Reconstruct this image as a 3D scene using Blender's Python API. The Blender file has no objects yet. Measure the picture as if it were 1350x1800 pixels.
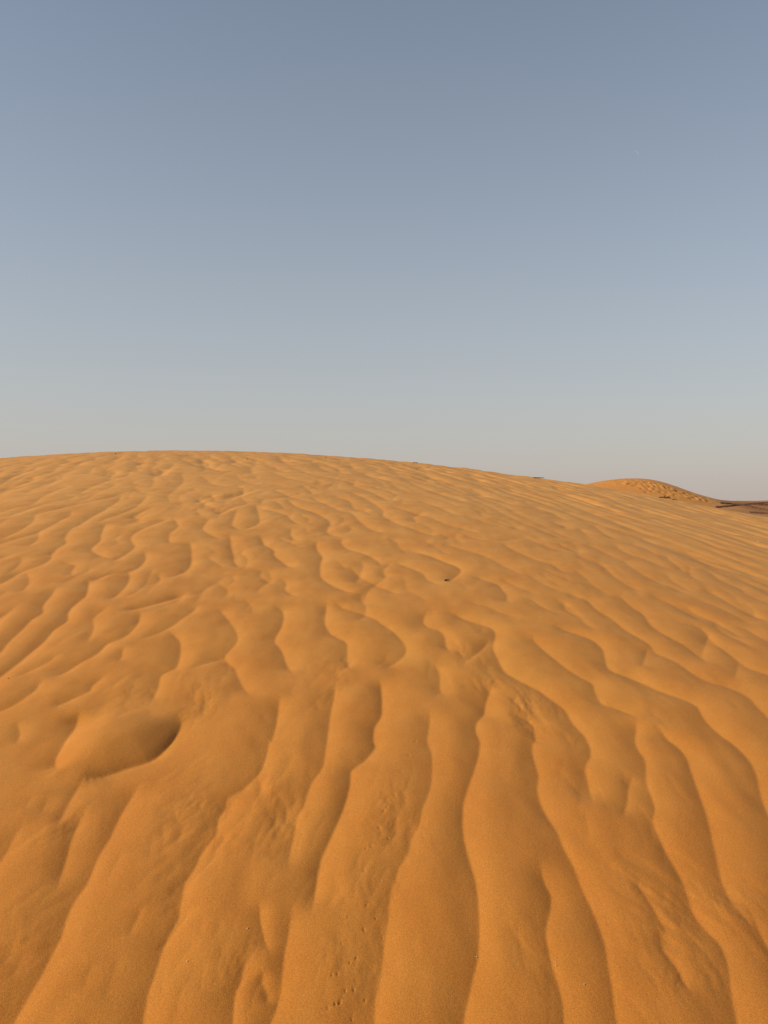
import bpy, math, random
import numpy as np

# ------------------------------------------------------------------ camera, sky, sun, exposure
scene = bpy.context.scene
FPX, W0, H0 = 1413.0, 1350.0, 1800.0
EYE = 1.4
PITCH = -math.atan(20.0 / FPX)                     # horizon sits 20 px above the picture's centre
cam_data = bpy.data.cameras.new('camera')
cam_data.sensor_fit = 'HORIZONTAL'
cam_data.sensor_width = 36.0
cam_data.lens = 36.0 * FPX / W0
cam_data.clip_start = 0.05
cam_data.clip_end = 30000.0
cam = bpy.data.objects.new('camera', cam_data)
scene.collection.objects.link(cam)
cam.location = (0, 0, EYE)
cam.rotation_euler = (math.radians(90) + PITCH, 0, 0)
scene.camera = cam

SUN_EL = math.radians(25)
SUN_AZ = math.radians(258)                         # clockwise from +Y: from the left, a little behind
world = bpy.data.worlds.new('World')
scene.world = world
world.use_nodes = True
wn, wl = world.node_tree.nodes, world.node_tree.links
wn.clear()
sky = wn.new('ShaderNodeTexSky')
sky.sky_type = 'NISHITA'
sky.sun_disc = False
sky.sun_elevation = SUN_EL
sky.sun_rotation = SUN_AZ
sky.air_density = 1.0
sky.dust_density = 0.6
sky.ozone_density = 1.0
sky.altitude = 100
# desert dust: a pale veil, thick at the horizon and thinning with height, the same all round
tcw = wn.new('ShaderNodeTexCoord')
sepw = wn.new('ShaderNodeSeparateXYZ')
wl.new(tcw.outputs['Generated'], sepw.inputs[0])
def wmath(op, a, b=None):
    n = wn.new('ShaderNodeMath'); n.operation = op
    for k, v in enumerate((a, b)):
        if v is None: continue
        if hasattr(v, 'is_output'): wl.new(v, n.inputs[k])
        else: n.inputs[k].default_value = v
    return n.outputs[0]
zpos = wmath('MAXIMUM', sepw.outputs['Z'], 0.0)
veil = wmath('MULTIPLY', wmath('EXPONENT', wmath('DIVIDE', zpos, -0.36)), 0.96)
SKY_STRENGTH = 0.11
mixw = wn.new('ShaderNodeMix'); mixw.data_type = 'RGBA'
wl.new(veil, mixw.inputs[0])
wl.new(sky.outputs['Color'], mixw.inputs[6])
mixv = wn.new('ShaderNodeMix'); mixv.data_type = 'RGBA'            # the veil itself: warm dust low down, pale air above
wl.new(wmath('EXPONENT', wmath('DIVIDE', zpos, -0.2)), mixv.inputs[0])
mixv.inputs[6].default_value = (0.545 / SKY_STRENGTH, 0.565 / SKY_STRENGTH, 0.552 / SKY_STRENGTH, 1)
mixv.inputs[7].default_value = (0.488 / SKY_STRENGTH, 0.424 / SKY_STRENGTH, 0.392 / SKY_STRENGTH, 1)
wl.new(mixv.outputs[2], mixw.inputs[7])
bg = wn.new('ShaderNodeBackground')
bg.inputs['Strength'].default_value = SKY_STRENGTH
wo = wn.new('ShaderNodeOutputWorld')
wl.new(mixw.outputs[2], bg.inputs['Color'])
wl.new(bg.outputs['Background'], wo.inputs['Surface'])

sun_data = bpy.data.lights.new('sun', 'SUN')
sun_data.energy = 4.9
sun_data.angle = math.radians(0.6)
sun_data.color = (1.0, 0.97, 0.74)
sun = bpy.data.objects.new('sun', sun_data)
scene.collection.objects.link(sun)
# direction towards the sun
SD = np.array([math.sin(SUN_AZ) * math.cos(SUN_EL), math.cos(SUN_AZ) * math.cos(SUN_EL), math.sin(SUN_EL)])
from mathutils import Vector
sun.rotation_euler = Vector((-SD[0], -SD[1], -SD[2])).to_track_quat('-Z', 'Y').to_euler()

vs = scene.view_settings
vs.view_transform = 'Standard'
vs.look = 'None'
vs.exposure = 0.0
vs.gamma = 1.0
scene.render.engine = 'CYCLES'

# ------------------------------------------------------------------ helpers
rng = np.random.default_rng(11)
random.seed(5)

def tag(o, label=None, cat=None, group=None, kind=None):
    if label: o['label'] = label
    if cat: o['category'] = cat
    if group: o['group'] = group
    if kind: o['kind'] = kind
    return o

def mesh_obj(name, verts, faces, mat, parent=None, smooth=True):
    me = bpy.data.meshes.new(name)
    me.from_pydata([tuple(v) for v in verts], [], faces)
    me.update()
    if smooth:
        me.polygons.foreach_set('use_smooth', [True] * len(me.polygons))
    me.materials.append(mat)
    o = bpy.data.objects.new(name, me)
    scene.collection.objects.link(o)
    if parent: o.parent = parent
    return o

def grid_mesh(name, X, Y, Z, mat, wrap=False):
    """one quad sheet from 2-D coordinate arrays (rows, columns); wrap closes the columns"""
    R, C = X.shape
    co = np.stack([X, Y, Z], -1).reshape(-1, 3).astype(np.float32)
    i = np.arange(R - 1)[:, None] * C
    if wrap:
        j = np.arange(C)[None, :]; jn = (np.arange(C) + 1)[None, :] % C
    else:
        j = np.arange(C - 1)[None, :]; jn = j + 1
    q = np.stack([i + j, i + jn, i + C + jn, i + C + j], -1).reshape(-1, 4).astype(np.int32)
    me = bpy.data.meshes.new(name)
    me.vertices.add(len(co)); me.vertices.foreach_set('co', co.ravel())
    me.loops.add(q.size); me.loops.foreach_set('vertex_index', q.ravel())
    me.polygons.add(len(q))
    me.polygons.foreach_set('loop_start', np.arange(0, q.size, 4, dtype=np.int32))
    me.polygons.foreach_set('use_smooth', np.ones(len(q), dtype=bool))
    me.update(calc_edges=True)
    me.materials.append(mat)
    o = bpy.data.objects.new(name, me)
    scene.collection.objects.link(o)
    return o

def set_attr(o, name, arr):
    a = o.data.attributes.new(name, 'FLOAT', 'POINT')
    a.data.foreach_set('value', np.ascontiguousarray(arr, dtype=np.float32).ravel())

_perm = np.random.default_rng(3).permutation(512).astype(np.int32)
_ang = np.random.default_rng(4).uniform(0, 2 * np.pi, 512)
_gx, _gy = np.cos(_ang), np.sin(_ang)
def noise(x, y, seed=0):
    """2-D gradient noise, about -0.7..0.7"""
    xi = np.floor(x).astype(np.int32); yi = np.floor(y).astype(np.int32)
    xf = x - xi; yf = y - yi
    u = xf * xf * xf * (xf * (xf * 6 - 15) + 10); v = yf * yf * yf * (yf * (yf * 6 - 15) + 10)
    def g(ix, iy, dx, dy):
        k = _perm[(_perm[(ix + seed * 17) & 511] + iy + seed * 31) & 511]
        return _gx[k] * dx + _gy[k] * dy
    a = g(xi, yi, xf, yf); b = g(xi + 1, yi, xf - 1, yf)
    c = g(xi, yi + 1, xf, yf - 1); d = g(xi + 1, yi + 1, xf - 1, yf - 1)
    return (a + u * (b - a)) * (1 - v) + (c + u * (d - c)) * v

def sstep(a, b, x):
    t = np.clip((x - a) / (b - a), 0, 1)
    return t * t * (3 - 2 * t)

# ------------------------------------------------------------------ the dune's broad form
AX, AY = 0.00809, 0.24
BYY, BXY, BXX = 0.00639, 0.0065, 0.0120
PLAIN = EYE - 1.8
def dune_base(x, y):
    return AX * x + AY * y - (BXX * x * x + BXY * x * y + BYY * y * y)
def smax(a, b, k):
    m = np.maximum(a, b)
    return m + k * np.log1p(np.exp(-np.abs(a - b) / k))
def ground_base(x, y):
    return smax(dune_base(x, y), np.full_like(x, PLAIN), 0.10)

CP, SP = math.cos(PITCH), math.sin(PITCH)
def ray(px, py):
    u = (px - W0 / 2) / FPX; v = (H0 / 2 - py) / FPX
    return np.array([u, CP - v * SP, SP + v * CP])
def on_dune(px, py):
    """where a picture direction meets the dune's broad form"""
    d = ray(px, py)
    q = BXX * d[0] ** 2 + BXY * d[0] * d[1] + BYY * d[1] ** 2
    b = d[2] - AX * d[0] - AY * d[1]
    D = b * b - 4 * q * EYE
    t = (-b - math.sqrt(max(D, 0))) / (2 * q)
    p = d * t
    return np.array([p[0], p[1]])

# ------------------------------------------------------------------ ripple furrows, read off the photograph
# the sand lies in rounded lobes that meet in sharp furrows; each furrow: strings of tile letter + points,
# walking along it the lobe that falls away from the sun is on the right, the one that faces it on the left
TILE = {}
for r_, y_ in enumerate((1550, 1300, 1050, 800)):
    for c_, x_ in enumerate((0, 340, 670, 1010)):
        TILE['ABCDEFGHIJKLMNOP'[r_ * 4 + c_]] = (x_, y_)
CRESTS = [
 # (amp, windward width, lee width, path)
 (0.7, 1, 1, 'E 190 540 100 690 40 800 -60 960 -160 1160'),
 (0.6, .6, .6, 'E 590 260 570 290 490 420 440 520 400 600 380 650'),
 (0.7, .6, .7, 'E 640 430 570 540 520 640 490 730 465 830 430 940 410 993 A 400 50 380 120'),
 (1.0, 1, 1, 'E 1000 260 890 430 830 540 770 670 710 770 670 850 610 993 A 540 100 490 190 450 300 430 390 380 480 310 620 240 740 180 840 110 970 20 1150'),
 (1.05, 1, 1, 'J 615 670 600 720 580 870 545 993 F 530 0 515 80 480 190 430 250 340 330 240 390 225 460 175 540 160 650 75 750 0 910 A 1290 0 1270 110 1240 270 1170 390 1120 530 1070 690 1030 800 1000 993 960 1150'),
 (0.85, .9, .8, 'J 1005 590 980 700 960 790 945 900 F 925 60 900 190 830 290 790 390 770 460 725 530 710 640 680 750 665 870 650 960'),
 (1.15, .7, 1.1, 'J 1290 555 1310 620 1318 740 1310 820 1265 890 1258 993 F 1270 40 1190 140 1105 200 1095 300 1060 440 1000 590 940 720 890 840 860 993 B 850 60 840 150 815 230 790 300'),
 (0.8, .6, 1, 'B 705 130 692 190 680 280 660 390 635 520 622 650 612 760 590 870 545 993 500 1150'),
 (0.45, .4, .4, 'B 455 130 460 180 470 300 500 430 530 500 545 560'),
 (0.45, .4, .4, 'B 500 620 490 650 480 720 515 800 510 900'),
 (0.5, .5, .4, 'B 400 420 380 520 330 700 300 780 285 880 275 993 260 1100'),
 (0.85, 1, 1, 'K 330 770 340 810 335 900 320 993 G 350 90 355 200 345 330 290 480 270 580 210 700 190 800 120 900 100 993 C 80 30 55 180 50 270 25 430 5 600 B 1300 720 1268 830 1262 993 1240 1150'),
 (1.1, .9, 1, 'K 800 570 785 600 750 670 728 745 715 810 668 860 662 930 690 993 G 688 40 680 100 650 210 610 320 580 420 570 500 572 640 600 780 640 920 660 993 C 678 150 685 300 683 420 670 560 640 680 615 800 590 900 575 993 550 1150'),
 (1.0, 1, 1, 'K 860 800 930 825 1000 842 1055 880 1078 993 G 1060 10 1055 80 1080 170 1100 250 1090 330 1110 430 1160 530 1230 640 1280 760 1350 890 D 35 0 80 100 130 210 170 310 210 440 235 600 260 740 280 880 295 993 320 1150'),
 (0.95, .9, .9, 'G 1090 780 1110 860 1130 960 C 1150 20 1185 90 1180 200 1150 350 1165 470 1200 620 1240 750 1270 880 1275 993 1290 1150'),
 (1.0, 1, 1, 'K 430 100 520 130 620 170 720 200 780 225 798 270 780 350 820 440 860 510 910 545 1000 590 1100 640 1200 710 1280 770 1340 870 L 60 940 90 993 H 110 50 110 110 80 160 78 230 100 330 120 420 150 500'),
 (0.95, 1, .9, 'L 430 830 430 920 H 420 0 450 70 490 130 498 200 505 310 540 400 560 480 545 560 580 650 640 780 700 880 760 993 D 800 120 850 240 940 350 1010 420 1050 500 1075 590 1085 680 1100 800 1120 900 1135 993 1160 1150'),
 (1.05, 1, 1, 'L 540 870 620 950 660 993 H 680 10 740 60 785 120 810 200 850 310 880 400 920 510 945 610 970 720 1000 850 1030 993 D 1045 20 1080 120 1110 200 1130 270'),
 (0.9, 1, 1, 'K 1070 260 1060 300 1130 370 1230 450 1340 530 L 60 565 125 600 145 660 190 735 260 760 360 795 440 845 480 880'),
 (1.05, 1, 1, 'K 1170 200 1230 220 1310 245 L 60 275 140 310 195 360 212 420 240 500 340 540 450 580 570 640 680 680 790 720 860 760 900 830 960 900 1040 970 H 1090 10 1180 90 1240 170 1275 260 1300 380 1350 510 1400 660 1450 850 1480 1000'),
 (0.8, 1, 1, 'O 1270 960 1350 993 L 90 30 150 90 250 150 350 230 440 280 520 330 570 390 640 420 720 460 820 530 930 590 1050 620 1170 670 1230 710 1290 780 1350 840 1420 930 1500 1100'),
 (0.7, .9, .9, 'L 290 -20 330 10 400 70 480 120 520 180 560 220 640 270 740 320 820 370 890 430 960 500'),
 (0.8, 1, .9, 'L 720 190 800 200 880 215 930 260 980 320 1060 380 1150 450 1230 500 1350 540 1450 600'),
 (0.5, .9, .9, 'L 500 -20 560 0 700 60 800 110 870 150 950 190'),
 (0.6, .9, .9, 'L 1040 180 1100 190 1200 220 1290 270 1350 300 1450 360'),
 (0.5, .9, .9, 'L 800 -5 850 10 960 50 1080 100 1200 170 1260 210'),
 (0.35, .4, .4, 'D 400 -30 440 30 500 120 570 230 640 360 660 420'),
 (0.5, .5, .5, 'D 560 320 590 380 630 500 700 590 750 690 800 770 830 850'),
 (0.45, .5, .5, 'D 1180 100 1210 180 1260 270 1300 350 1350 440 1400 560'),
 (0.75, .9, .8, 'J 140 70 190 95 240 150 290 220 310 290 270 350 222 400 235 450 285 490 325 580 385 670 430 720'),
 (0.95, .9, .9, 'J 540 60 580 70 620 90 630 130 615 200 575 270 570 310 620 370 650 460 690 530 710 550'),
 (0.95, .9, .9, 'J 940 30 930 60 918 150 925 200 970 260 1040 295 1075 330 1072 430 1090 510 1105 530'),
 (0.8, .9, .8, 'J 960 30 1000 50 1080 90 1200 120 1290 170 K 0 190 80 240 150 310 175 365 150 420 60 480 0 530'),
 (0.75, .8, .8, 'K 340 90 320 110 293 170 330 215 400 235 440 270 455 340 480 390 510 420'),
 (0.75, .9, .8, 'K 300 450 370 475 408 540 410 640 440 690 470 730'),
 (0.55, .6, .5, 'K 760 280 740 320 700 370 640 420 590 460 560 490'),
 (0.5, .5, .5, 'J 240 390 215 415 100 455 0 490 I 1280 510'),
 (0.6, .6, .6, 'H 410 220 400 260 375 340 370 420 340 520 320 580'),
 (0.5, .6, .6, 'L 945 230 935 260 910 330 890 390 880 440'),
 (0.5, .6, .6, 'L 510 340 500 400 480 460 470 520'),
 (0.4, .6, .6, 'L 1140 440 1130 520 1110 600'),
 (0.6, .6, .6, 'J 40 40 I 1350 95 1270 150 1200 200 1100 250 1000 290 930 320'),
 (0.85, .9, .7, 'I 1150 220 1190 240 1250 290 1262 340 1250 430 1220 490 1130 530 1105 620 1070 700 1050 760'),
 (0.95, .8, .8, 'I 940 100 978 120 960 180 900 250 830 290 750 320 690 380 600 430 500 490 400 550 330 590'),
 (0.6, .8, .7, 'I 780 55 760 70 700 110 650 150 655 210 625 290 590 340'),
 (1.05, .8, .8, 'M 590 870 620 900 600 980 I 570 15 500 70 475 110 470 160 380 220 310 300 220 370 100 470 0 545 -120 650'),
 (0.9, .8, .8, 'M 400 930 360 980 I 300 60 300 110 220 160 150 230 60 310 0 385 -100 470'),
 (0.55, .6, .6, 'I 880 340 860 365 848 420 820 470'),
 (0.7, .7, .6, 'I 780 520 690 580 640 620 625 655 500 710 400 760 330 770 270 790'),
 (0.55, .7, .6, 'I 420 380 405 400 340 450 240 500 130 550 60 580'),
 (0.75, .8, .8, 'I 300 550 285 580 250 640 170 700 80 760 0 795 -100 850'),
 (0.5, .3, .45, 'I 1262 840 1262 880 1240 925 1190 993 E 1120 70 1040 120 900 165 780 210 680 245 590 265', .12),
 (1.6, 1, 1.5, 'I 560 780 550 810 530 880 490 950 465 993 E 420 80 390 130 388 180 402 215 430 240', .09),
 (1.25, 0.9, 2.2, 'I 1200 800 1240 820 1268 860 1250 910 1190 993 E 1120 70 1040 120 900 165 780 210 680 245 590 265 510 262', .11),
 (0.45, .5, .5, 'I 110 860 120 890 138 950 130 993 E 110 60'),
 (0.9, .5, .6, 'M 1330 960 I 1200 10 1100 40 960 78 870 97 800 95'),
 (0.65, .7, .7, 'M 1190 440 1220 455 1245 500 1190 545 1180 590 1190 630'),
 (0.65, .6, .7, 'M 1200 440 1150 455 1060 490 940 540 915 590 940 645 850 710 790 740 740 760'),
 (0.75, .8, .7, 'M 1000 670 1012 690 1015 730 960 790 880 815 750 840 650 880 600 900'),
 (0.85, .8, .8, 'M 880 800 902 830 900 880 860 940 800 993 I 745 40'),
 (0.85, .8, .8, 'M 1320 600 1335 640 1335 740 1300 800 1220 840 1160 870'),
 (0.6, .7, .7, 'M 390 740 480 760 525 775 498 820 510 860'),
 (0.75, .8, .8, 'M 370 660 360 690 350 730 280 770 190 800 100 840 20 890 -60 930'),
 (0.6, .7, .7, 'M 180 810 195 840 205 880 190 920 150 960 90 993'),
 (0.85, .8, .8, 'M 740 470 730 490 705 550 700 590 640 650 680 690 760 720 800 725'),
 (0.75, .8, .8, 'M 780 360 740 375 640 430 560 480 490 520 455 570 460 610 400 650 355 700'),
 (0.65, .8, .8, 'M 495 390 490 420 400 470 300 520 200 560 90 590 0 620 -80 650'),
 (0.55, .7, .7, 'M 280 520 270 550 260 590 200 630 150 650'),
 (0.65, .8, .8, 'M 920 250 880 258 760 295 640 320 480 355 350 390 250 420 235 460 150 520 60 560 0 590'),
 (0.6, .8, .8, 'M 530 280 500 300 380 325 280 350 180 390 60 430 0 440 -80 460'),
 (0.55, .8, .8, 'M 480 215 400 245 300 290 220 345 100 370 0 405 -80 430'),
 (0.55, .7, .7, 'M 1030 280 1010 300 960 350 860 400 740 440 680 470'),
 (0.55, .7, .7, 'M 850 270 840 290 820 320 740 370 700 380'),
 (0.55, .7, .7, 'M 105 680 100 690 40 710 0 725 -80 750'),
 (0.55, .7, .7, 'M 140 710 150 735 120 780 60 820 0 840'),
 (0.7, .8, .8, 'N 310 385 300 400 275 470 280 500 350 525 390 530'),
 (0.75, .8, .8, 'N 430 350 445 375 460 440 455 480 380 510 330 530'),
 (0.65, .8, .8, 'N 450 360 480 375 560 395 660 425 680 450 730 475 780 490'),
 (0.75, .8, .8, 'N 650 310 680 330 720 360 800 385 880 415 955 465 935 510 940 540 1000 560 1050 570'),
 (0.85, .8, .8, 'N 250 550 262 590 262 630 280 680 285 730 310 765 340 790'),
 (0.85, .8, .8, 'N 440 560 470 570 500 620 565 655 565 690 630 740 680 775 720 790'),
 (0.6, .7, .7, 'N 690 500 680 525 690 570 740 595 780 600'),
 (0.85, .8, .8, 'N 870 590 858 620 865 650 900 700 888 750 885 820 900 860 960 900 1050 945 1140 980'),
 (0.7, .8, .8, 'N 1060 575 1035 595 1040 620 1080 650 1200 690 1290 740 O 0 790'),
 (0.65, .7, .7, 'N 560 860 620 865 650 895 640 940 690 980 J 740 20'),
 (0.6, .7, .7, 'N 120 440 110 450 65 510 100 545 180 580 220 590'),
 (0.65, .8, .8, 'N 820 290 860 310 940 350 1020 385 1100 400 1160 460 1230 510 1300 535 1350 545'),
 (0.6, .8, .8, 'N 960 280 1000 290 1090 320 1110 360 1160 385 1220 400'),
 (0.6, .8, .8, 'N 1110 215 1150 225 1240 255 1330 300 O 60 330'),
 (0.65, .8, .8, 'N 1090 255 1120 270 1200 300 1280 350 1330 400 O 10 410 20 430 100 475 230 520 320 550 400 570'),
 (0.7, .9, .9, 'O 60 735 100 750 200 790 290 830 330 880 400 910 450 930'),
 (0.9, .9, .7, 'O 150 660 300 690 450 750 530 780 557 815 520 850 470 888 440 900'),
 (0.75, .9, .9, 'O 600 840 640 850 760 890 820 910 850 950 880 993 K 880 40 930 70'),
 (0.55, .9, .9, 'O 400 610 540 655 660 690 760 730 870 790 950 830 1040 860'),
 (0.6, .9, .9, 'O 840 620 870 640 960 690 1080 740 1190 770 1250 810 1330 850'),
 (0.55, .9, .9, 'O 980 830 1050 860 1150 920 1250 960 1320 990'),
 (0.5, .9, .9, 'O 60 350 200 400 330 440 450 490 560 520 700 560'),
 (0.5, .9, .9, 'O 250 320 380 360 500 420 640 450 760 490 900 520'),
 (0.5, .9, .9, 'O 560 560 700 600 830 610 1000 590 1090 620 1200 660 1350 700'),
 (0.5, .9, .9, 'K 560 30 680 65 760 85 830 120 930 150 1040 160'),
 (0.5, .9, .9, 'K 950 20 1050 30 1110 70 1200 110 1350 140'),
 (0.5, .9, .9, 'N 540 120 570 130 650 160 760 180 860 190'),
 (0.5, .9, .9, 'N 50 150 80 160 130 195 250 220 350 230'),
 (0.4, .9, .9, 'N 660 80 700 90 800 130 900 150 1050 180'),
 (0.4, .9, .9, 'N 300 140 330 170 430 200 560 205 660 230'),
 (0.5, .8, .8, 'N 560 240 680 290 800 320 880 330'),
 (0.5, .9, .9, 'P -20 790 60 850 120 910 200 960 280 993'),
 (0.55, .9, .9, 'P 120 740 210 790 270 850 350 905 430 940 520 970'),
 (0.5, .9, .9, 'P 320 720 400 790 500 850 600 900 700 930 800 990'),
 (0.5, .8, .8, 'P 120 480 170 520 250 570 340 600'),
 (0.5, .8, .8, 'P 30 510 100 570 140 590'),
 (0.5, .8, .8, 'P 290 620 320 660 400 700 520 740 640 790 760 830'),
 (0.5, .8, .8, 'P 50 620 140 650 220 690 300 730'),
 # narrow folds between the lobes
 (0.21, 0.46, 0.46, 'E 1230 440 1220 500 1235 570 1270 600 1250 680 1200 770', .14),
 (0.17, 0.40, 0.40, 'E 1345 350 1320 420 1345 500', .14),
 (0.17, 0.46, 0.46, 'E 1130 580 1140 700 1130 790 1100 860', .14),
 (0.17, 0.40, 0.40, 'E 1080 650 1050 780 1040 880', .14),
 (0.17, 0.46, 0.46, 'F 700 90 660 190 600 270 560 340', .14),
 (0.19, 0.46, 0.46, 'F 555 440 580 540 570 620 600 740', .14),
 (0.17, 0.40, 0.40, 'F 640 440 650 540 640 600', .14),
 (0.17, 0.46, 0.46, 'F 530 680 545 800 530 870', .14),
 (0.21, 0.52, 0.52, 'A 975 170 965 270 930 330 900 430', .14),
 (0.19, 0.52, 0.52, 'A 840 500 800 650 760 760 720 900', .14),
 (0.17, 0.46, 0.46, 'A 660 560 610 700 560 850', .14),
 (0.21, 0.57, 0.57, 'A 100 440 50 550 0 630', .14),
 (0.17, 0.46, 0.46, 'A 180 480 120 620 60 740', .14),
 (0.15, 0.34, 0.34, 'G 50 360 90 470 125 560', .14),
 (0.15, 0.34, 0.34, 'G 70 500 90 600 60 680', .14),
 (0.15, 0.34, 0.34, 'G 140 340 160 420 190 500', .14),
 (0.17, 0.46, 0.46, 'D 410 450 470 620 550 700 600 820', .14),
 (0.19, 0.52, 0.52, 'D 1230 220 1300 360 1360 450', .14),
 (0.17, 0.46, 0.46, 'D 660 280 640 380 700 450', .14),
 (0.17, 0.40, 0.40, 'K 930 680 970 760 1000 810', .14),
 (0.17, 0.40, 0.40, 'K 1010 720 1060 770 1070 820', .14),
 (0.17, 0.40, 0.40, 'J 20 640 10 720 45 770', .14),
 (0.17, 0.40, 0.40, 'J 135 640 110 740 100 800', .14),
 (0.17, 0.40, 0.40, 'I 950 590 900 690 860 720', .14),
 (0.21, 0.52, 0.52, 'E 350 380 310 470 280 540', .14),
 (0.19, 0.52, 0.52, 'E 240 380 190 460 170 520', .14),
 (0.19, 0.46, 0.46, 'B 80 560 60 700 40 860', .14),
 (0.17, 0.46, 0.46, 'C 980 250 960 400 1000 600 1040 760', .14),
 (0.17, 0.46, 0.46, 'H 60 480 90 600 110 720', .14),
]
AMP = 0.0130
WL, WR = 0.064, 0.060

def parse(path):
    tx = ty = 0; out = []; tok = path.split(); i = 0
    while i < len(tok):
        if tok[i].isalpha():
            tx, ty = TILE[tok[i]]; i += 1
        out.append((tx + float(tok[i]) * 340 / 1350, ty + float(tok[i + 1]) * 340 / 1350)); i += 2
    return out

def spline(P, step):
    P = np.asarray(P); out = []
    Q = np.vstack([2 * P[0] - P[1], P, 2 * P[-1] - P[-2]])
    for k in range(1, len(Q) - 2):
        p0, p1, p2, p3 = Q[k - 1], Q[k], Q[k + 1], Q[k + 2]
        n = max(1, int(math.ceil(np.linalg.norm(p2 - p1) / step)))
        for t in np.arange(n) / n:
            out.append(0.5 * ((2 * p1) + (-p0 + p2) * t + (2 * p0 - 5 * p1 + 4 * p2 - p3) * t * t + (-p0 + 3 * p1 - 3 * p2 + p3) * t ** 3))
    out.append(P[-1])
    return np.array(out)

# ------------------------------------------------------------------ the ground sheet: rings about the viewpoint, finest in front
dense = np.arange(-0.52, 0.5201, 0.00135)
side = [dense[-1]]
st = 0.0018
while side[-1] < math.pi - 0.06:
    side.append(side[-1] + st); st = min(st * 1.12, 0.09)
side = np.array(side[1:])
TH = np.concatenate([-side[::-1], dense, side])            # azimuth, clockwise from +Y
rows = [0.05]
while rows[-1] < 1.25: rows.append(rows[-1] + 0.05)
while rows[-1] < 20.0: rows.append(rows[-1] * 1.0024)
while rows[-1] < 45.0: rows.append(rows[-1] * 1.008)
while rows[-1] < 12000.0: rows.append(rows[-1] * 1.035)
RR = np.array(rows)
X = RR[:, None] * np.sin(TH)[None, :]
Y = RR[:, None] * np.cos(TH)[None, :]
RAD = np.broadcast_to(RR[:, None], X.shape)
HR = np.zeros_like(X)                                       # depth of the furrows
COVER = np.zeros_like(X)                                    # where traced ripples already are

def add_crest(P, amp, wl_, wr_, eps, cover=True, taper=0.16):
    """add one sharp furrow along the polyline P (depth, later taken away from the surface)"""
    P = np.asarray(P)
    reach = 3.6 * max(wl_, wr_)
    lo = P.min(0) - reach; hi = P.max(0) + reach
    cx = np.array([lo[0], lo[0], hi[0], hi[0]]); cy = np.array([lo[1], hi[1], lo[1], hi[1]])
    if hi[1] < 0.3: return
    cy = np.maximum(cy, 0.3)
    th = np.arctan2(cx, cy); rr = np.hypot(cx, cy)
    rmin = np.hypot(max(lo[0], 0, -hi[0]), max(lo[1], 0.3))
    c0, c1 = np.searchsorted(TH, [th.min(), th.max()])
    r0, r1 = np.searchsorted(RR, [rmin, rr.max()])
    if c1 - c0 < 2 or r1 - r0 < 2: return
    x = X[r0:r1, c0:c1]; y = Y[r0:r1, c0:c1]
    m = (x > lo[0]) & (x < hi[0]) & (y > lo[1]) & (y < hi[1])
    xs = x[m]; ys = y[m]
    if xs.size == 0: return
    seg = np.linalg.norm(np.diff(P, axis=0), axis=1); S = np.concatenate([[0], np.cumsum(seg)]); L = S[-1]
    tp = min(taper, 0.3 * L)
    best = np.full(xs.shape, 1e9); wsum = np.zeros(xs.shape); asum = np.zeros(xs.shape); ssum = np.zeros(xs.shape)
    for k in range(len(P) - 1):
        ax, ay = P[k]; dx, dy = P[k + 1] - P[k]; l2 = dx * dx + dy * dy
        if l2 < 1e-12: continue
        qx = xs - ax; qy = ys - ay
        t = np.clip((qx * dx + qy * dy) / l2, 0, 1)
        ex = qx - t * dx; ey = qy - t * dy
        d = ex * ex + ey * ey
        best = np.minimum(best, d)
        # strength and side are blended over the nearby stretch, so bends leave no seam
        wk = seg[k] / (d + 4e-6) ** 3
        s_ = S[k] + t * seg[k]
        wsum += wk; asum += wk * sstep(0, tp, s_) * sstep(0, tp, L - s_)
        ssum += wk * np.clip((dx * qy - dy * qx) / (math.sqrt(l2) * np.sqrt(d + 1e-7)), -1, 1)   # +1: left of travel = lee
    d = np.sqrt(best)
    a = amp * asum / wsum
    side_ = 0.5 + 0.5 * np.clip(1.6 * ssum / wsum, -1, 1)
    ds = np.sqrt(d * d + eps * eps) - eps
    # rounded flanks, steepest at the sharp furrow and easing out onto the lobe
    def flank(L_):
        t_ = np.clip(1 - ds / L_, 0, 1)
        return 0.8 * t_ * t_ + 0.2 * t_ * t_ * t_ * t_
    lin = flank(2.1 * wr_); wnd = flank(2.4 * wl_)
    fall = (wnd + (lin - wnd) * side_) * (1 - sstep(0.65, 1.0, d / reach))
    h = np.zeros(x.shape); h[m] = a * fall
    HR[r0:r1, c0:c1] += h
    if cover:
        cv = np.zeros(x.shape); cv[m] = (1 - sstep(0.09, 0.22, d)) * np.sqrt(np.clip(a / (0.5 * AMP), 0, 1))
        COVER[r0:r1, c0:c1] = np.maximum(COVER[r0:r1, c0:c1], cv)

for amp, kl, kr, path, *tp_ in CRESTS:
    pix = parse(path)
    pts = np.array([on_dune(*p) for p in pix])
    if pix[-1][1] > 1800 or pix[-1][0] < 0 or pix[-1][0] > W0:      # runs on beyond the frame
        v = pts[-1] - pts[-2]; pts = np.vstack([pts, pts[-1] + 0.45 * v / np.linalg.norm(v)])
    dist = float(np.mean(np.hypot(pts[:, 0], pts[:, 1])))
    P = spline(pts, 0.02 + 0.006 * dist)
    g_ = 1 + 0.06 * max(0.0, dist - 3)                                # ripples grow a little up the slope
    add_crest(P, amp * AMP * g_, WL * kl * g_, WR * kr * g_, 0.0006 + 0.0007 * dist, taper=tp_[0] if tp_ else 0.12)
TRACED = COVER.copy()

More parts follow.
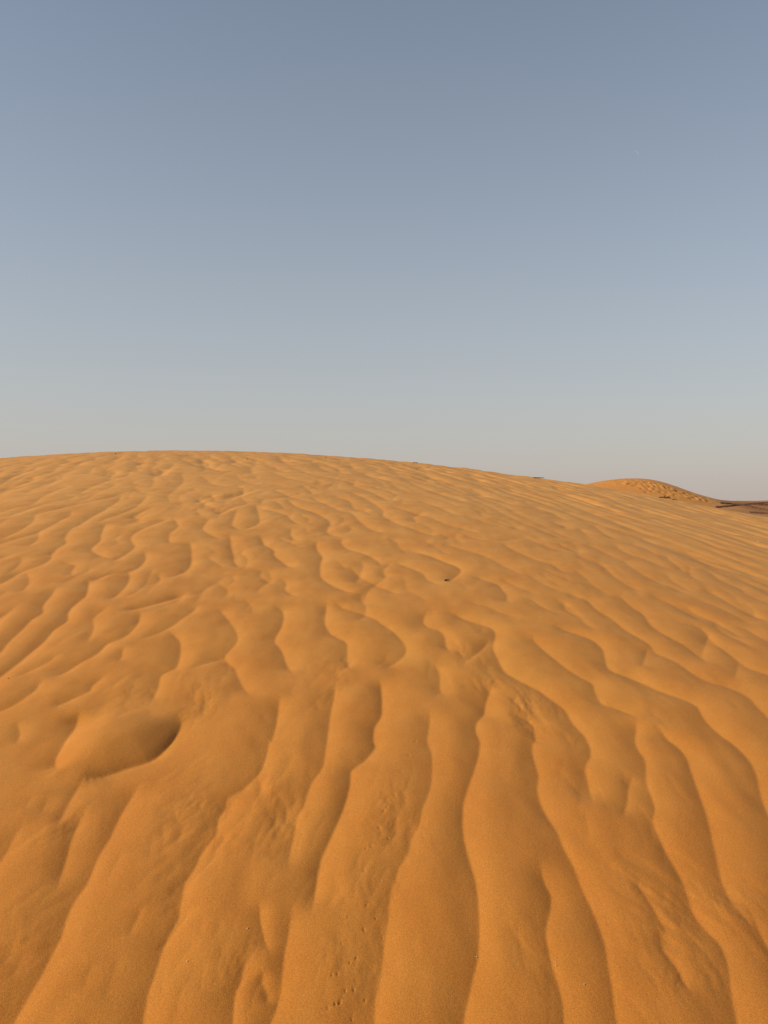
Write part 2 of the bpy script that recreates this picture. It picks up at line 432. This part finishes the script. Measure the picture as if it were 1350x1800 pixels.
# ripples beyond the ones that can be told apart: same wind, same wavelength, staggered crests
def cover_at(x, y):
    c = min(max(int(np.searchsorted(TH, math.atan2(x, y))), 0), len(TH) - 1)
    r = min(int(np.searchsorted(RR, math.hypot(x, y))), len(RR) - 1)
    return TRACED[r, c]
lam = 0.25
yy = 0.9
row_i = 0
while yy < 26:
    half = 0.66 * yy + 3.0
    xx = -half + (row_i % 2) * lam * 0.5
    while xx < half:
        x0 = xx + rng.uniform(-.06, .06); y0 = yy + rng.uniform(-.4, .4)
        n = 7
        reg = float(sstep(0.0, 0.2, x0 / yy) * sstep(4.5, 6.5, yy))          # long parallel ripples on the right shoulder
        ln = rng.uniform(0.6, 1.6) * (1.0 + 0.05 * yy) * (1 + 0.9 * reg)
        drift = 0.16 * math.sin(0.35 * x0 + 0.2 * y0) + 0.10 + rng.normal(0, .05) * (1 - .6 * reg)
        ts = np.linspace(0.5, -0.5, n)
        P = np.stack([x0 + drift * ts * ln * -1 + 0.035 * np.sin(ts * 8 + rng.uniform(0, 6)) + rng.normal(0, .014, n), y0 + ts * ln], -1)
        cv = max(cover_at(*P[1]), cover_at(*P[3]), cover_at(*P[5]), cover_at(*P[0]), cover_at(*P[-1]))
        if cv < 0.3:
            r = math.hypot(x0, y0)
            g_ = (1 + 0.045 * max(0.0, r - 3)) * (1 - .22 * reg)
            a = rng.uniform(.45, .95) * AMP * g_ * (0.7 + 0.3 * float(sstep(8, 11, r)))
            add_crest(spline(P, 0.05 + 0.01 * r), a, WL * g_ * rng.uniform(.8, 1.1), WR * g_ * rng.uniform(.8, 1.1), 0.004 + 0.0009 * r, cover=False)
        xx += lam * rng.uniform(.75, 1.2) * (0.72 if xx > 0 and yy > 5 else 1.0)
    yy += 0.62 * (1.0 + 0.045 * yy); row_i += 1
COVER2 = np.clip(HR / (0.5 * AMP), 0, 1)
def relief_at(x, y):
    c = min(max(int(np.searchsorted(TH, math.atan2(x, y))), 0), len(TH) - 1)
    r = min(int(np.searchsorted(RR, math.hypot(x, y))), len(RR) - 1)
    return COVER2[r, c]
for _ in range(1500):
    y0 = rng.uniform(3.4, 10.0); x0 = rng.uniform(-.55, .55) * y0
    n = 5; ln = rng.uniform(.22, .5) * (1 + .06 * y0); ts = np.linspace(.5, -.5, n)
    dr = rng.normal(.05, .22)
    P = np.stack([x0 - dr * ts * ln + 0.02 * np.sin(ts * 6 + rng.uniform(0, 6)) + rng.normal(0, .008, n), y0 + ts * ln], -1)
    if max(relief_at(*P[0]), relief_at(*P[2]), relief_at(*P[4])) > 0.22: continue
    k = rng.uniform(.5, .85); g_ = 1 + 0.05 * max(0.0, y0 - 3)
    add_crest(spline(P, .04), k * rng.uniform(.4, .75) * AMP * g_, k * WL * g_, k * WR * g_, .001 + .0008 * y0, cover=False, taper=.1)
    COVER2 = np.clip(HR / (0.5 * AMP), 0, 1) if _ % 60 == 0 else COVER2
# patches of small secondary ripples and crusted sand in the troughs (photo positions, pixel radius)
PATCH = [(330, 1410, 60, 1), (355, 1480, 50, 1), (300, 1590, 60, .7), (480, 1400, 55, 1), (470, 1470, 50, .8), (700, 1430, 55, 1.1),
         (640, 1560, 55, .8), (620, 1700, 70, .8), (350, 1225, 40, 1), (925, 1240, 40, 1.2), (860, 1200, 25, 1), (1150, 1580, 70, .8), (1190, 1680, 80, .8), (1310, 1600, 60, .8),
         (590, 1180, 30, .8), (820, 1150, 25, .8), (110, 1460, 70, .5), (220, 1230, 40, .7), (60, 1640, 70, .5), (420, 1700, 60, .5), (950, 1680, 60, .4)]
def minor(x0, y0, lean, strength):
    n = 5; ln = rng.uniform(.05, .17) * (1 + .12 * y0); ts = np.linspace(.5, -.5, n)
    dr = lean + rng.normal(0.0, .12)
    P = np.stack([x0 - dr * ts * ln + rng.normal(0, .004, n), y0 + ts * ln], -1)
    k = rng.uniform(.10, .24) * (1 + .05 * y0)
    add_crest(spline(P, .03), k * strength * AMP, k * WL, k * WR, .001 + .0006 * y0, cover=False, taper=.05)
for px, py, rad, k in PATCH:
    lean = rng.uniform(-.35, .35) + (px - 675) / 1500
    for _ in range(int(20 * k)):
        c = on_dune(px + rng.normal(0, rad * .55), py + rng.normal(0, rad * .55))
        minor(c[0], c[1], lean, rng.uniform(.18, .38))
for _ in range(420):
    y0 = rng.uniform(1.4, 5.5); x0 = rng.uniform(-.54, .54) * y0
    if float(noise(np.array([x0 * 2.1]), np.array([y0 * 1.3]), 40)[0]) < 0.05: continue
    minor(x0, y0, rng.normal(0, .2), rng.uniform(.12, .38))

# cut the furrows into the dune and let them fade on its crown
base = ground_base(X, Y)
on = sstep(0.05, 0.5, dune_base(X, Y) - PLAIN)
crown = 1 - sstep(9.0, 15, RAD) * (0.25 + 0.35 * sstep(0.15, -0.25, np.broadcast_to(TH, X.shape)))
THB = np.broadcast_to(TH, X.shape)
HR = (0.009 - HR - 0.004 * sstep(7, 12, RAD) - 0.034 * sstep(0.2, 0.46, THB) * sstep(6, 10, RAD)) * on * crown * (1 - sstep(20, 32, RAD))

# broad unevenness, then the fine lumpiness of wind-packed sand
near = RAD < 30
xn, yn = X[near], Y[near]
und = 0.020 * noise(xn * 0.7, yn * 0.45, 1) + 0.006 * noise(xn * 2.3, yn * 1.5, 2)
und += 0.0030 * noise(xn * 7 + 2 * noise(xn*3, yn*2, 6), yn * 3, 3) + 0.0012 * noise(xn * 15, yn * 7, 5) + 0.0005 * noise(xn * 24, yn * 17, 4)
pm = np.zeros_like(xn)
for px, py, rad, k in PATCH:
    c = on_dune(px, py); ex = on_dune(px + rad, py); eyp = on_dune(px, py + rad)
    sx = abs(ex[0] - c[0]); sy = abs(eyp[1] - c[1])
    dd = ((xn - c[0]) / sx) ** 2 + ((yn - c[1]) / sy) ** 2
    pm = np.maximum(pm, k * np.exp(-dd * 0.8))
wx = xn + 0.02 * noise(xn * 12, yn * 8, 7); wy = yn + 0.03 * noise(xn * 10, yn * 7, 8)
rid = 1.4 * noise(wx * 34 + wy * 7, wy * 13, 9) + 1.2 * noise(wx * 70 - wy * 9, wy * 34, 10) + .8 * (1 - np.abs(noise(wx * 24, wy * 13, 11)) * 2.6)
und += pm * (0.1 + 0.6 * np.clip(noise(xn * 11, yn * 8, 14) + .3, 0, 1)) * 0.0019 * rid
HR[near] += und * on[near]

# the smooth raised mound of sand at the left
m0, m1 = on_dune(122, 1335), on_dune(300, 1272)
mc = on_dune(190, 1300); max_ = (m1 - m0) / np.linalg.norm(m1 - m0); mlen = 0.5 * np.linalg.norm(m1 - m0)
du = ((X - mc[0]) * max_[0] + (Y - mc[1]) * max_[1]) / (mlen * 1.0)
dv = (-(X - mc[0]) * max_[1] + (Y - mc[1]) * max_[0]) / 0.135
HR += 0.026 * np.exp(-(np.maximum(du * du + dv * dv, 0)) ** 1.5)

# the little track of an insect or bird across the trough: shallow pits
PITS = [('B', [1130, 95, 1210, 185, 1080, 270, 1190, 350, 1035, 455, 1135, 555, 1090, 590, 1005, 680, 1120, 780, 990, 890, 940, 920, 1020, 880, 1105, 985, 965, 690, 1150, 180, 1270, 270, 1320, 390, 1195, 840, 1060, 790]),
        ('G', [40, 495, 50, 705, 20, 515, 105, 565, 60, 600, 140, 245, 240, 15, 195, 120]), ('F', [1245, 765, 1290, 630, 1190, 930, 1200, 780, 1325, 520, 1300, 640])]
for t, v in PITS:
    for i in range(0, len(v), 2):
        c = on_dune(TILE[t][0] + v[i] * 340 / 1350, TILE[t][1] + v[i + 1] * 340 / 1350)
        s = rng.uniform(.0016, .0030); dp = rng.uniform(.0018, .0038)
        th = math.atan2(c[0], c[1]); r = math.hypot(*c)
        c0, c1 = np.searchsorted(TH, [th - .03, th + .03]); r0, r1 = np.searchsorted(RR, [r - .06, r + .06])
        x = X[r0:r1, c0:c1] - c[0]; y = Y[r0:r1, c0:c1] - c[1]
        an = rng.uniform(-.9, .9)
        xr = x * math.cos(an) + y * math.sin(an); yr = -x * math.sin(an) + y * math.cos(an)
        d2 = (xr / s) ** 2 + (yr / (s * 1.7)) ** 2
        HR[r0:r1, c0:c1] += -dp * np.exp(-d2) + 0.10 * dp * np.exp(-(np.sqrt(np.maximum(d2 + .3 * noise(x * 300, y * 300, 15), 0)) - 1.6) ** 2 * 2.5)

# the plain: low swells far away
far = RAD > 30
pl = 0.25 * noise(X * 0.03, Y * 0.02, 12) * sstep(60, 140, RAD) * (1 - sstep(900, 3000, RAD))
Z = base + HR + pl * (1 - on)

def ground_z(x, y):
    c = np.searchsorted(TH, math.atan2(x, y)); r = np.searchsorted(RR, math.hypot(x, y))
    return float(Z[r, c])

# ------------------------------------------------------------------ materials
def new_mat(name):
    m = bpy.data.materials.new(name); m.use_nodes = True
    nt = m.node_tree; nt.nodes.clear()
    out = nt.nodes.new('ShaderNodeOutputMaterial'); b = nt.nodes.new('ShaderNodeBsdfPrincipled')
    nt.links.new(b.outputs['BSDF'], out.inputs['Surface'])
    return m, nt, b

def sand_material(name, light, deep, plain=None, bump=1.0, pale=None):
    m, nt, b = new_mat(name)
    N, Lk = nt.nodes, nt.links
    tc = N.new('ShaderNodeTexCoord')
    def nz(scale, detail=2.0, rough=0.5):
        n = N.new('ShaderNodeTexNoise'); n.inputs['Scale'].default_value = scale
        n.inputs['Detail'].default_value = detail; n.inputs['Roughness'].default_value = rough
        Lk.new(tc.outputs['Object'], n.inputs['Vector']); return n
    def mix(fac, a, c, mode='MIX'):
        x = N.new('ShaderNodeMix'); x.data_type = 'RGBA'; x.blend_type = mode
        for sock, v in ((x.inputs[0], fac), (x.inputs[6], a), (x.inputs[7], c)):
            if hasattr(v, 'is_output'): Lk.new(v, sock)
            elif isinstance(v, (int, float)): sock.default_value = v
            else: sock.default_value = (*v, 1)
        return x.outputs[2]
    def rng_(s, a, c, lo=0.0, hi=1.0):
        r = N.new('ShaderNodeMapRange'); Lk.new(s, r.inputs[0])
        for k, v in zip((1, 2, 3, 4), (a, c, lo, hi)): r.inputs[k].default_value = v
        return r.outputs[0]
    broad = nz(0.6, 3); mid = nz(5.0, 4, .6); grain = nz(420.0, 2, .7); grain2 = nz(1300.0, 1, .6)
    col = mix(rng_(broad.outputs['Fac'], .35, .65, 0, .75), light, deep)
    if pale is not None:
        sp = N.new('ShaderNodeSeparateXYZ'); Lk.new(tc.outputs['Object'], sp.inputs[0])
        ad0 = N.new('ShaderNodeMath'); ad0.operation = 'MULTIPLY_ADD'
        Lk.new(broad.outputs['Fac'], ad0.inputs[0]); ad0.inputs[1].default_value = 3.0; Lk.new(sp.outputs['Y'], ad0.inputs[2])
        col = mix(rng_(ad0.outputs[0], 2.8, 9.0), col, pale)
    col = mix(rng_(mid.outputs['Fac'], .38, .68, 0, .42), col, deep)
    if plain is not None:
        at = N.new('ShaderNodeAttribute'); at.attribute_name = 'plain'
        pn = nz(0.09, 5, .65)
        pc = mix(rng_(pn.outputs['Fac'], .42, .6), plain[0], plain[1])
        col = mix(at.outputs['Fac'], col, pc)
    g1 = rng_(grain.outputs['Fac'], .3, .7, .74, 1.24)
    g2 = rng_(grain2.outputs['Fac'], .3, .7, .85, 1.13)
    mu = N.new('ShaderNodeMath'); mu.operation = 'MULTIPLY'; Lk.new(g1, mu.inputs[0]); Lk.new(g2, mu.inputs[1])
    cb = N.new('ShaderNodeCombineColor')
    for k in range(3): Lk.new(mu.outputs[0], cb.inputs[k])
    col = mix(1.0, col, cb.outputs[0], 'MULTIPLY')
    Lk.new(col, b.inputs['Base Color'])
    b.inputs['Roughness'].default_value = 0.85
    b.inputs['Sheen Weight'].default_value = 0.04
    b.inputs['Sheen Roughness'].default_value = 0.45
    b.inputs['Sheen Tint'].default_value = (1.0, 0.80, 0.55, 1)
    b.inputs['Specular IOR Level'].default_value = 0.12
    bp = N.new('ShaderNodeBump'); bp.inputs['Strength'].default_value = 0.35 * bump; bp.inputs['Distance'].default_value = 0.0022
    ad = N.new('ShaderNodeMath'); ad.operation = 'ADD'; Lk.new(grain.outputs['Fac'], ad.inputs[0])
    sm = nz(110.0, 3, .6); Lk.new(sm.outputs['Fac'], ad.inputs[1])
    Lk.new(ad.outputs[0], bp.inputs['Height'])
    Lk.new(bp.outputs['Normal'], b.inputs['Normal'])
    return m

SAND_L, SAND_D = (0.565, 0.213, 0.036), (0.50, 0.154, 0.021)
mat_sand = sand_material('orange_sand', SAND_L, SAND_D, ((0.34, 0.145, 0.055), (0.19, 0.072, 0.028)), pale=(0.62, 0.272, 0.072))
mat_far = sand_material('far_sand', (0.57, 0.232, 0.058), (0.52, 0.19, 0.04), ((0.38, 0.150, 0.045), (0.26, 0.098, 0.030)), bump=0.3)
def plain_mat(name, col, rough=.8, var=.25, scale=60):
    m, nt, b = new_mat(name)
    tc = nt.nodes.new('ShaderNodeTexCoord'); n = nt.nodes.new('ShaderNodeTexNoise'); n.inputs['Scale'].default_value = scale
    n.inputs['Detail'].default_value = 4
    nt.links.new(tc.outputs['Object'], n.inputs['Vector'])
    cr = nt.nodes.new('ShaderNodeValToRGB')
    cr.color_ramp.elements[0].position = .3; cr.color_ramp.elements[1].position = .7
    cr.color_ramp.elements[0].color = (*[c * (1 - var) for c in col], 1); cr.color_ramp.elements[1].color = (*[min(1, c * (1 + var)) for c in col], 1)
    nt.links.new(n.outputs['Fac'], cr.inputs['Fac']); nt.links.new(cr.outputs['Color'], b.inputs['Base Color'])
    b.inputs['Roughness'].default_value = rough
    b.inputs['Specular IOR Level'].default_value = 0.08
    return m
mat_bark = plain_mat('dead_wood', (0.055, 0.028, 0.018))
mat_red = plain_mat('weathered_bark', (0.16, 0.06, 0.03))
mat_pale = plain_mat('pale_shell', (0.62, 0.54, 0.42), .6)
mat_dark = plain_mat('dark_stone', (0.06, 0.03, 0.02))
mat_track = plain_mat('gravel_track', (0.17, 0.068, 0.032), .9, .4, .4)

# ------------------------------------------------------------------ ground object
dune = grid_mesh('sand_dune', X, Y, Z, mat_sand, wrap=True)
set_attr(dune, 'plain', (1 - on) * sstep(35, 60, RAD) * (1 - 0.75 * sstep(300, 700, RAD)))
tag(dune, 'orange rippled sand dune rising to a rounded crown above the plain', kind='structure')

# ------------------------------------------------------------------ the smaller dune on the plain, trodden with footprints
def far_hill():
    D = 92.0
    def wx(px): return (px - W0 / 2) / FPX * D
    # crest profile read along the skyline: (photo x, height above eye in px)
    prof = [(900, 2), (960, 10), (1000, 22), (1035, 30), (1070, 36.5), (1100, 39.2), (1120, 39.8), (1140, 38), (1160, 34), (1180, 26), (1200, 18), (1220, 11), (1240, 5), (1258, 1.2), (1280, 0), (1310, -.6), (1350, .6), (1400, 1.5), (1470, 1), (1560, -6), (1680, -29)]
    xs = np.array([wx(p) for p, _ in prof]); zs = np.array([EYE + q / FPX * D for _, q in prof]) - PLAIN
    gx = np.arange(xs[0] - 4, xs[-1] + 2, 0.13); gy = np.arange(D - 26, D + 20, 0.19)
    GX, GY = np.meshgrid(gx, gy)
    top = np.interp(GX, xs, zs, left=0, right=0)
    k = np.ones(25) / 25
    line = np.convolve(np.pad(np.interp(gx, xs, zs, left=0, right=0), 12, mode='edge'), k, 'valid')
    top = np.broadcast_to(line, GX.shape)
    cy = D + 0.10 * (GX - wx(1120)) + 0.5 * noise(GX * .12, GY * 0, 20)
    s = (GY - cy)
    face = np.where(s < 0, np.exp(-(s / 11.0) ** 2), np.exp(-(s / 8.0) ** 2))
    Zf = top * face
    Zf = Zf + 0.02 * noise(GX * 1.2, GY * .7, 21) + 0.12 * noise(GX * .15, GY * .15, 22) * face
    # fine ripples on the untouched windward face
    Zf = Zf + 0.012 * np.sin((GX * 0.5 + GY * 1.6 + 0.5 * noise(GX * .6, GY * .4, 23)) * 6.0) * face
    # footprints straggling over the crest and down the shoulder
    r2 = np.random.default_rng(8)
    foot = []
    path = [(1100, 847, 11, 4, 16), (1122, 850, 18, 5, 26), (1150, 857, 20, 6, 34), (1175, 864, 16, 6, 30), (1200, 870, 16, 4, 22), (1225, 876, 16, 3, 18), (1250, 880, 16, 2, 12), (1285, 883, 22, 2, 8)]
    for px, py, sx, sy, n in path:
        for _ in range(n):
            foot.append((px + r2.normal(0, sx * .6), py + r2.normal(0, sy * .6)))
    def hz(x, y):
        j = int(np.clip(np.searchsorted(gx, x), 0, len(gx) - 1)); i = int(np.clip(np.searchsorted(gy, y), 0, len(gy) - 1))
        return Zf[i, j] + PLAIN
    for px, py in foot:
        d = ray(px, py); hit = None
        for t in np.arange(D - 24, D + 4, 0.12):
            p = np.array([0, 0, EYE]) + d * (t / d[1])
            if p[2] < hz(p[0], p[1]): hit = p; break
        if hit is None: continue
        sx, sy, dp = r2.uniform(.14, .26), r2.uniform(.25, .5), r2.uniform(.025, .08)
        j0, j1 = np.searchsorted(gx, [hit[0] - 1.2, hit[0] + 1.2]); i0, i1 = np.searchsorted(gy, [hit[1] - 1.6, hit[1] + 1.6])
        xx_ = GX[i0:i1, j0:j1] - hit[0]; yy_ = GY[i0:i1, j0:j1] - hit[1]
        an = r2.uniform(-.7, .7)
        a_ = xx_ * math.cos(an) + yy_ * math.sin(an); b_ = -xx_ * math.sin(an) + yy_ * math.cos(an)
        d2 = (a_ / sx) ** 2 + (b_ / sy) ** 2
        Zf[i0:i1, j0:j1] += -dp * np.exp(-d2 ** 1.5) + .30 * dp * np.exp(-(np.sqrt(d2) - 1.6) ** 2 * 3)
    edge = np.minimum.reduce([GX - gx[0], gx[-1] - GX, GY - gy[0], gy[-1] - GY])
    Zf = Zf - 0.35 * (1 - sstep(0, 3, edge))
    o = grid_mesh('footprinted_dune', GX, GY, Zf + PLAIN - 0.02, mat_far)
    nn_ = noise(GX * .3, GY * .12, 25)
    set_attr(o, 'plain', np.clip(np.maximum(1 - sstep(0.4, 1.3, Zf + 0.5 * nn_), sstep(wx(1215), wx(1275), GX + 3 * nn_)) * (1 - .5 * sstep(-1.2, 0.0, s)), 0, 1))
    tag(o, 'small trodden sand dune on the plain, its crest pitted with footprints', kind='structure')
    return gx, gy, Zf + PLAIN - 0.02
gx_, gy_, Zh = far_hill()

# dark wheel tracks crossing the brown gravel ridge beside it
def ridge_hit(px, py):
    d = ray(px, py)
    for t in np.arange(66, 112, 0.05):
        p = np.array([0, 0, EYE]) + d * (t / d[1])
        j = int(np.clip(np.searchsorted(gx_, p[0]), 0, len(gx_) - 1)); i = int(np.clip(np.searchsorted(gy_, p[1]), 0, len(gy_) - 1))
        if p[2] < Zh[i, j]: return np.array([p[0], p[1], Zh[i, j]])
    return None
def track(label, pts, w):
    P = spline(np.array(pts, float), 2.0)
    rows_ = []
    for k, (px, py) in enumerate(P):
        c = ridge_hit(px, py)
        if c is None: continue
        ww = w * (0.75 + 0.5 * random.random())
        n_ = 5; row = []
        for q in np.linspace(-.5, .5, n_):
            y = c[1] + q * ww; x = c[0] * y / c[1]
            j = int(np.clip(np.searchsorted(gx_, x), 0, len(gx_) - 1)); i = int(np.clip(np.searchsorted(gy_, y), 0, len(gy_) - 1))
            row.append((x, y, Zh[i, j] + (0.05 if abs(q) < .49 else -.05)))
        rows_.append(row)
    V = np.array(rows_)
    o = grid_mesh('wheel_track', V[..., 0], V[..., 1], V[..., 2], mat_track)
    tag(o, label, kind='structure')
track('dark wheel track climbing right across the brown ridge', [(1258, 891.5), (1285, 889), (1312, 886.3), (1335, 884.3), (1352, 883.3), (1385, 882.5)], 1.5)
track('dark wheel track running down right across the brown ridge', [(1266, 883.6), (1290, 886), (1305, 887.6), (1325, 892), (1350, 897), (1380, 903)], 1.8)
track('broad dark gravel strip near the top of the brown ridge', [(1322, 885.5), (1338, 886.8), (1352, 887.5), (1385, 889)], 1.6)
track('dark gravel strip at the foot of the brown ridge', [(1318, 900.5), (1335, 901.5), (1352, 902.5), (1385, 905)], 1.8)

# ------------------------------------------------------------------ small things lying on the sand
def crest_point(px):
    """the dune's skyline point under a photo column"""
    u = (px - W0 / 2) / FPX
    y = math.sqrt(EYE / (BYY + BXY * u + BXX * u * u))
    return np.array([u * y, y])

def tube_mesh(P, R, sides=7):
    V = []; F = []
    P = [np.array(p, float) for p in P]
    for i, p in enumerate(P):
        d = P[min(i + 1, len(P) - 1)] - P[max(i - 1, 0)]; d /= np.linalg.norm(d)
        up = np.array([0, 0, 1.0]) if abs(d[2]) < .9 else np.array([1.0, 0, 0])
        a = np.cross(d, up); a /= np.linalg.norm(a); b = np.cross(d, a)
        for k in range(sides):
            t = 2 * math.pi * k / sides
            V.append(p + R[i] * (1 + .18 * math.sin(3 * t + i)) * (a * math.cos(t) + b * math.sin(t)))
    n = len(P)
    for i in range(n - 1):
        for k in range(sides):
            F.append((i * sides + k, i * sides + (k + 1) % sides, (i + 1) * sides + (k + 1) % sides, (i + 1) * sides + k))
    F.append(tuple(range(sides))[::-1]); F.append(tuple((n - 1) * sides + k for k in range(sides)))
    return V, F

def twig(loc, length, rad, yaw, label, mat, fork=True, rise=0.4):
    e = bpy.data.objects.new('twig', None); scene.collection.objects.link(e)
    e.location = loc; e.rotation_euler = (0, 0, yaw)
    tag(e, label, 'twig')
    n = 9; t = np.linspace(0, 1, n)
    P = np.column_stack([(t - .5) * length, length * .05 * np.sin(t * 7), rad * (.5 + rise * np.sin(t * 3.1) * 3)])
    V, F = tube_mesh(P, rad * (1.05 - .65 * t)); mesh_obj('stem', V, F, mat, e)
    if fork:
        for k, (i, s) in enumerate(((3, 1), (5, -1))):
            q = P[i]; n2 = 5; tt = np.linspace(0, 1, n2)[:, None]
            Q = q + tt * np.array([length * .26, s * length * .16, rad * 1.2]) + np.array([0, 0, 1]) * rad * .5 * np.sin(tt * 3)
            V, F = tube_mesh(Q, rad * (.6 - .4 * tt[:, 0]), 6); mesh_obj('branchlet', V, F, mat, e)
    return e

def at3(px, py):
    c = on_dune(px, py); return (c[0], c[1], ground_z(c[0], c[1]))
c = at3(786, 1024)
twig((c[0], c[1], c[2] + .001), 0.026, 0.0048, 0.3, 'tiny dark twig stub lying at the foot of a ripple lobe', mat_bark, fork=False, rise=.2)
def skyline(px, back=0.0):
    c = crest_point(px) * (1 - back); return (c[0], c[1], ground_z(c[0], c[1]))
twig(skyline(947, .02), 0.19, 0.009, 0.2, 'long dark dead twig lying flat on the dune skyline', mat_bark, fork=False, rise=.1)
twig(skyline(730, .02), 0.09, 0.009, -.2, 'short thin dark twig lying on the dune skyline near the crown', mat_bark, fork=False, rise=.1)
twig(skyline(1169, .03), 0.17, 0.016, .1, 'reddish dead twig on the dune edge below the footprinted dune', mat_red, rise=.1)
twig(skyline(1185, .05), 0.08, 0.009, -.3, 'small reddish twig end beside the longer reddish twig', mat_red, fork=False)

def chip_mesh(r, seed):
    g = np.random.default_rng(seed); V = []; F = []
    for i, (zz, rr_) in enumerate(((-.5, .5), (-.15, 1.0), (.2, .85), (.45, .4))):
        for k in range(7):
            t = 2 * math.pi * k / 7; q = rr_ * r * g.uniform(.75, 1.15)
            V.append((q * math.cos(t) * 1.25, q * math.sin(t), zz * r))
    for i in range(3):
        for k in range(7): F.append((i * 7 + k, i * 7 + (k + 1) % 7, (i + 1) * 7 + (k + 1) % 7, (i + 1) * 7 + k))
    F.append(tuple(range(7))[::-1]); F.append(tuple(21 + k for k in range(7)))
    return V, F
for i, (px, py, r) in enumerate([(1333, 951, .006), (435, 1639, .0019), (329, 1698, .0017), (838, 1682, .0014), (1027, 1737, .0014), (672, 1552, .0013), (977, 1701, .0013)]):
    V, F = chip_mesh(r, i); o = mesh_obj('shell_chip', V, F, mat_pale)
    c = at3(px, py); o.location = (c[0], c[1], c[2] + r * .3); o.rotation_euler = (0, 0, i)
    tag(o, 'tiny pale shell chip lying on the orange sand', 'shell chip', 'pale shell chips scattered on the dune')
for i, (px, py, r) in enumerate([(435, 807, .010), (573, 804.5, .012), (203, 797.5, .012), (15, 1193, .0028)]):
    V, F = chip_mesh(r, i + 30); o = mesh_obj('pebble', V, F, mat_dark)
    c = at3(px, py); o.location = (c[0], c[1], c[2] + r * .25); o.rotation_euler = (0, 0, i)
    tag(o, 'small dark pebble lying on the bare orange sand', 'pebble', 'dark pebbles on the dune')

# ------------------------------------------------------------------ the day moon, a thin crescent
def moon():
    dist = 15000.0; d = ray(1115.5, 273); d /= np.linalg.norm(d)
    R = dist * 0.0039
    V = []; F = []; n = 24; m = 8
    for i in range(n + 1):
        a = (math.pi * i / n - math.pi / 2) * 0.72
        for j in range(m):
            # lune of the sphere's sunlit limb
            b = math.radians(68) + math.radians(26) * j / (m - 1)
            V.append((R * math.cos(a) * math.sin(b), R * math.sin(a), R * math.cos(a) * math.cos(b)))
    for i in range(n):
        for j in range(m - 1): F.append((i * m + j, i * m + j + 1, (i + 1) * m + j + 1, (i + 1) * m + j))
    mt = bpy.data.materials.new('moonlit_limb'); mt.use_nodes = True; nt = mt.node_tree; nt.nodes.clear()
    out = nt.nodes.new('ShaderNodeOutputMaterial'); em = nt.nodes.new('ShaderNodeEmission')
    no = nt.nodes.new('ShaderNodeTexNoise'); no.inputs['Scale'].default_value = .05
    cr = nt.nodes.new('ShaderNodeValToRGB'); cr.color_ramp.elements[0].color = (.46, .53, .61, 1); cr.color_ramp.elements[1].color = (.56, .62, .68, 1)
    nt.links.new(no.outputs['Fac'], cr.inputs['Fac']); nt.links.new(cr.outputs['Color'], em.inputs['Color']); nt.links.new(em.outputs[0], out.inputs['Surface'])
    o = mesh_obj('moon', V, F, mt)
    o.location = Vector(d * dist) + Vector((0, 0, EYE))
    q = Vector(-d).to_track_quat('Z', 'Y')
    from mathutils import Quaternion
    o.rotation_mode = 'QUATERNION'; o.rotation_quaternion = q @ Quaternion((0, 0, 1), math.radians(40))
    tag(o, 'faint white crescent moon in the blue daytime sky', 'moon')
moon()
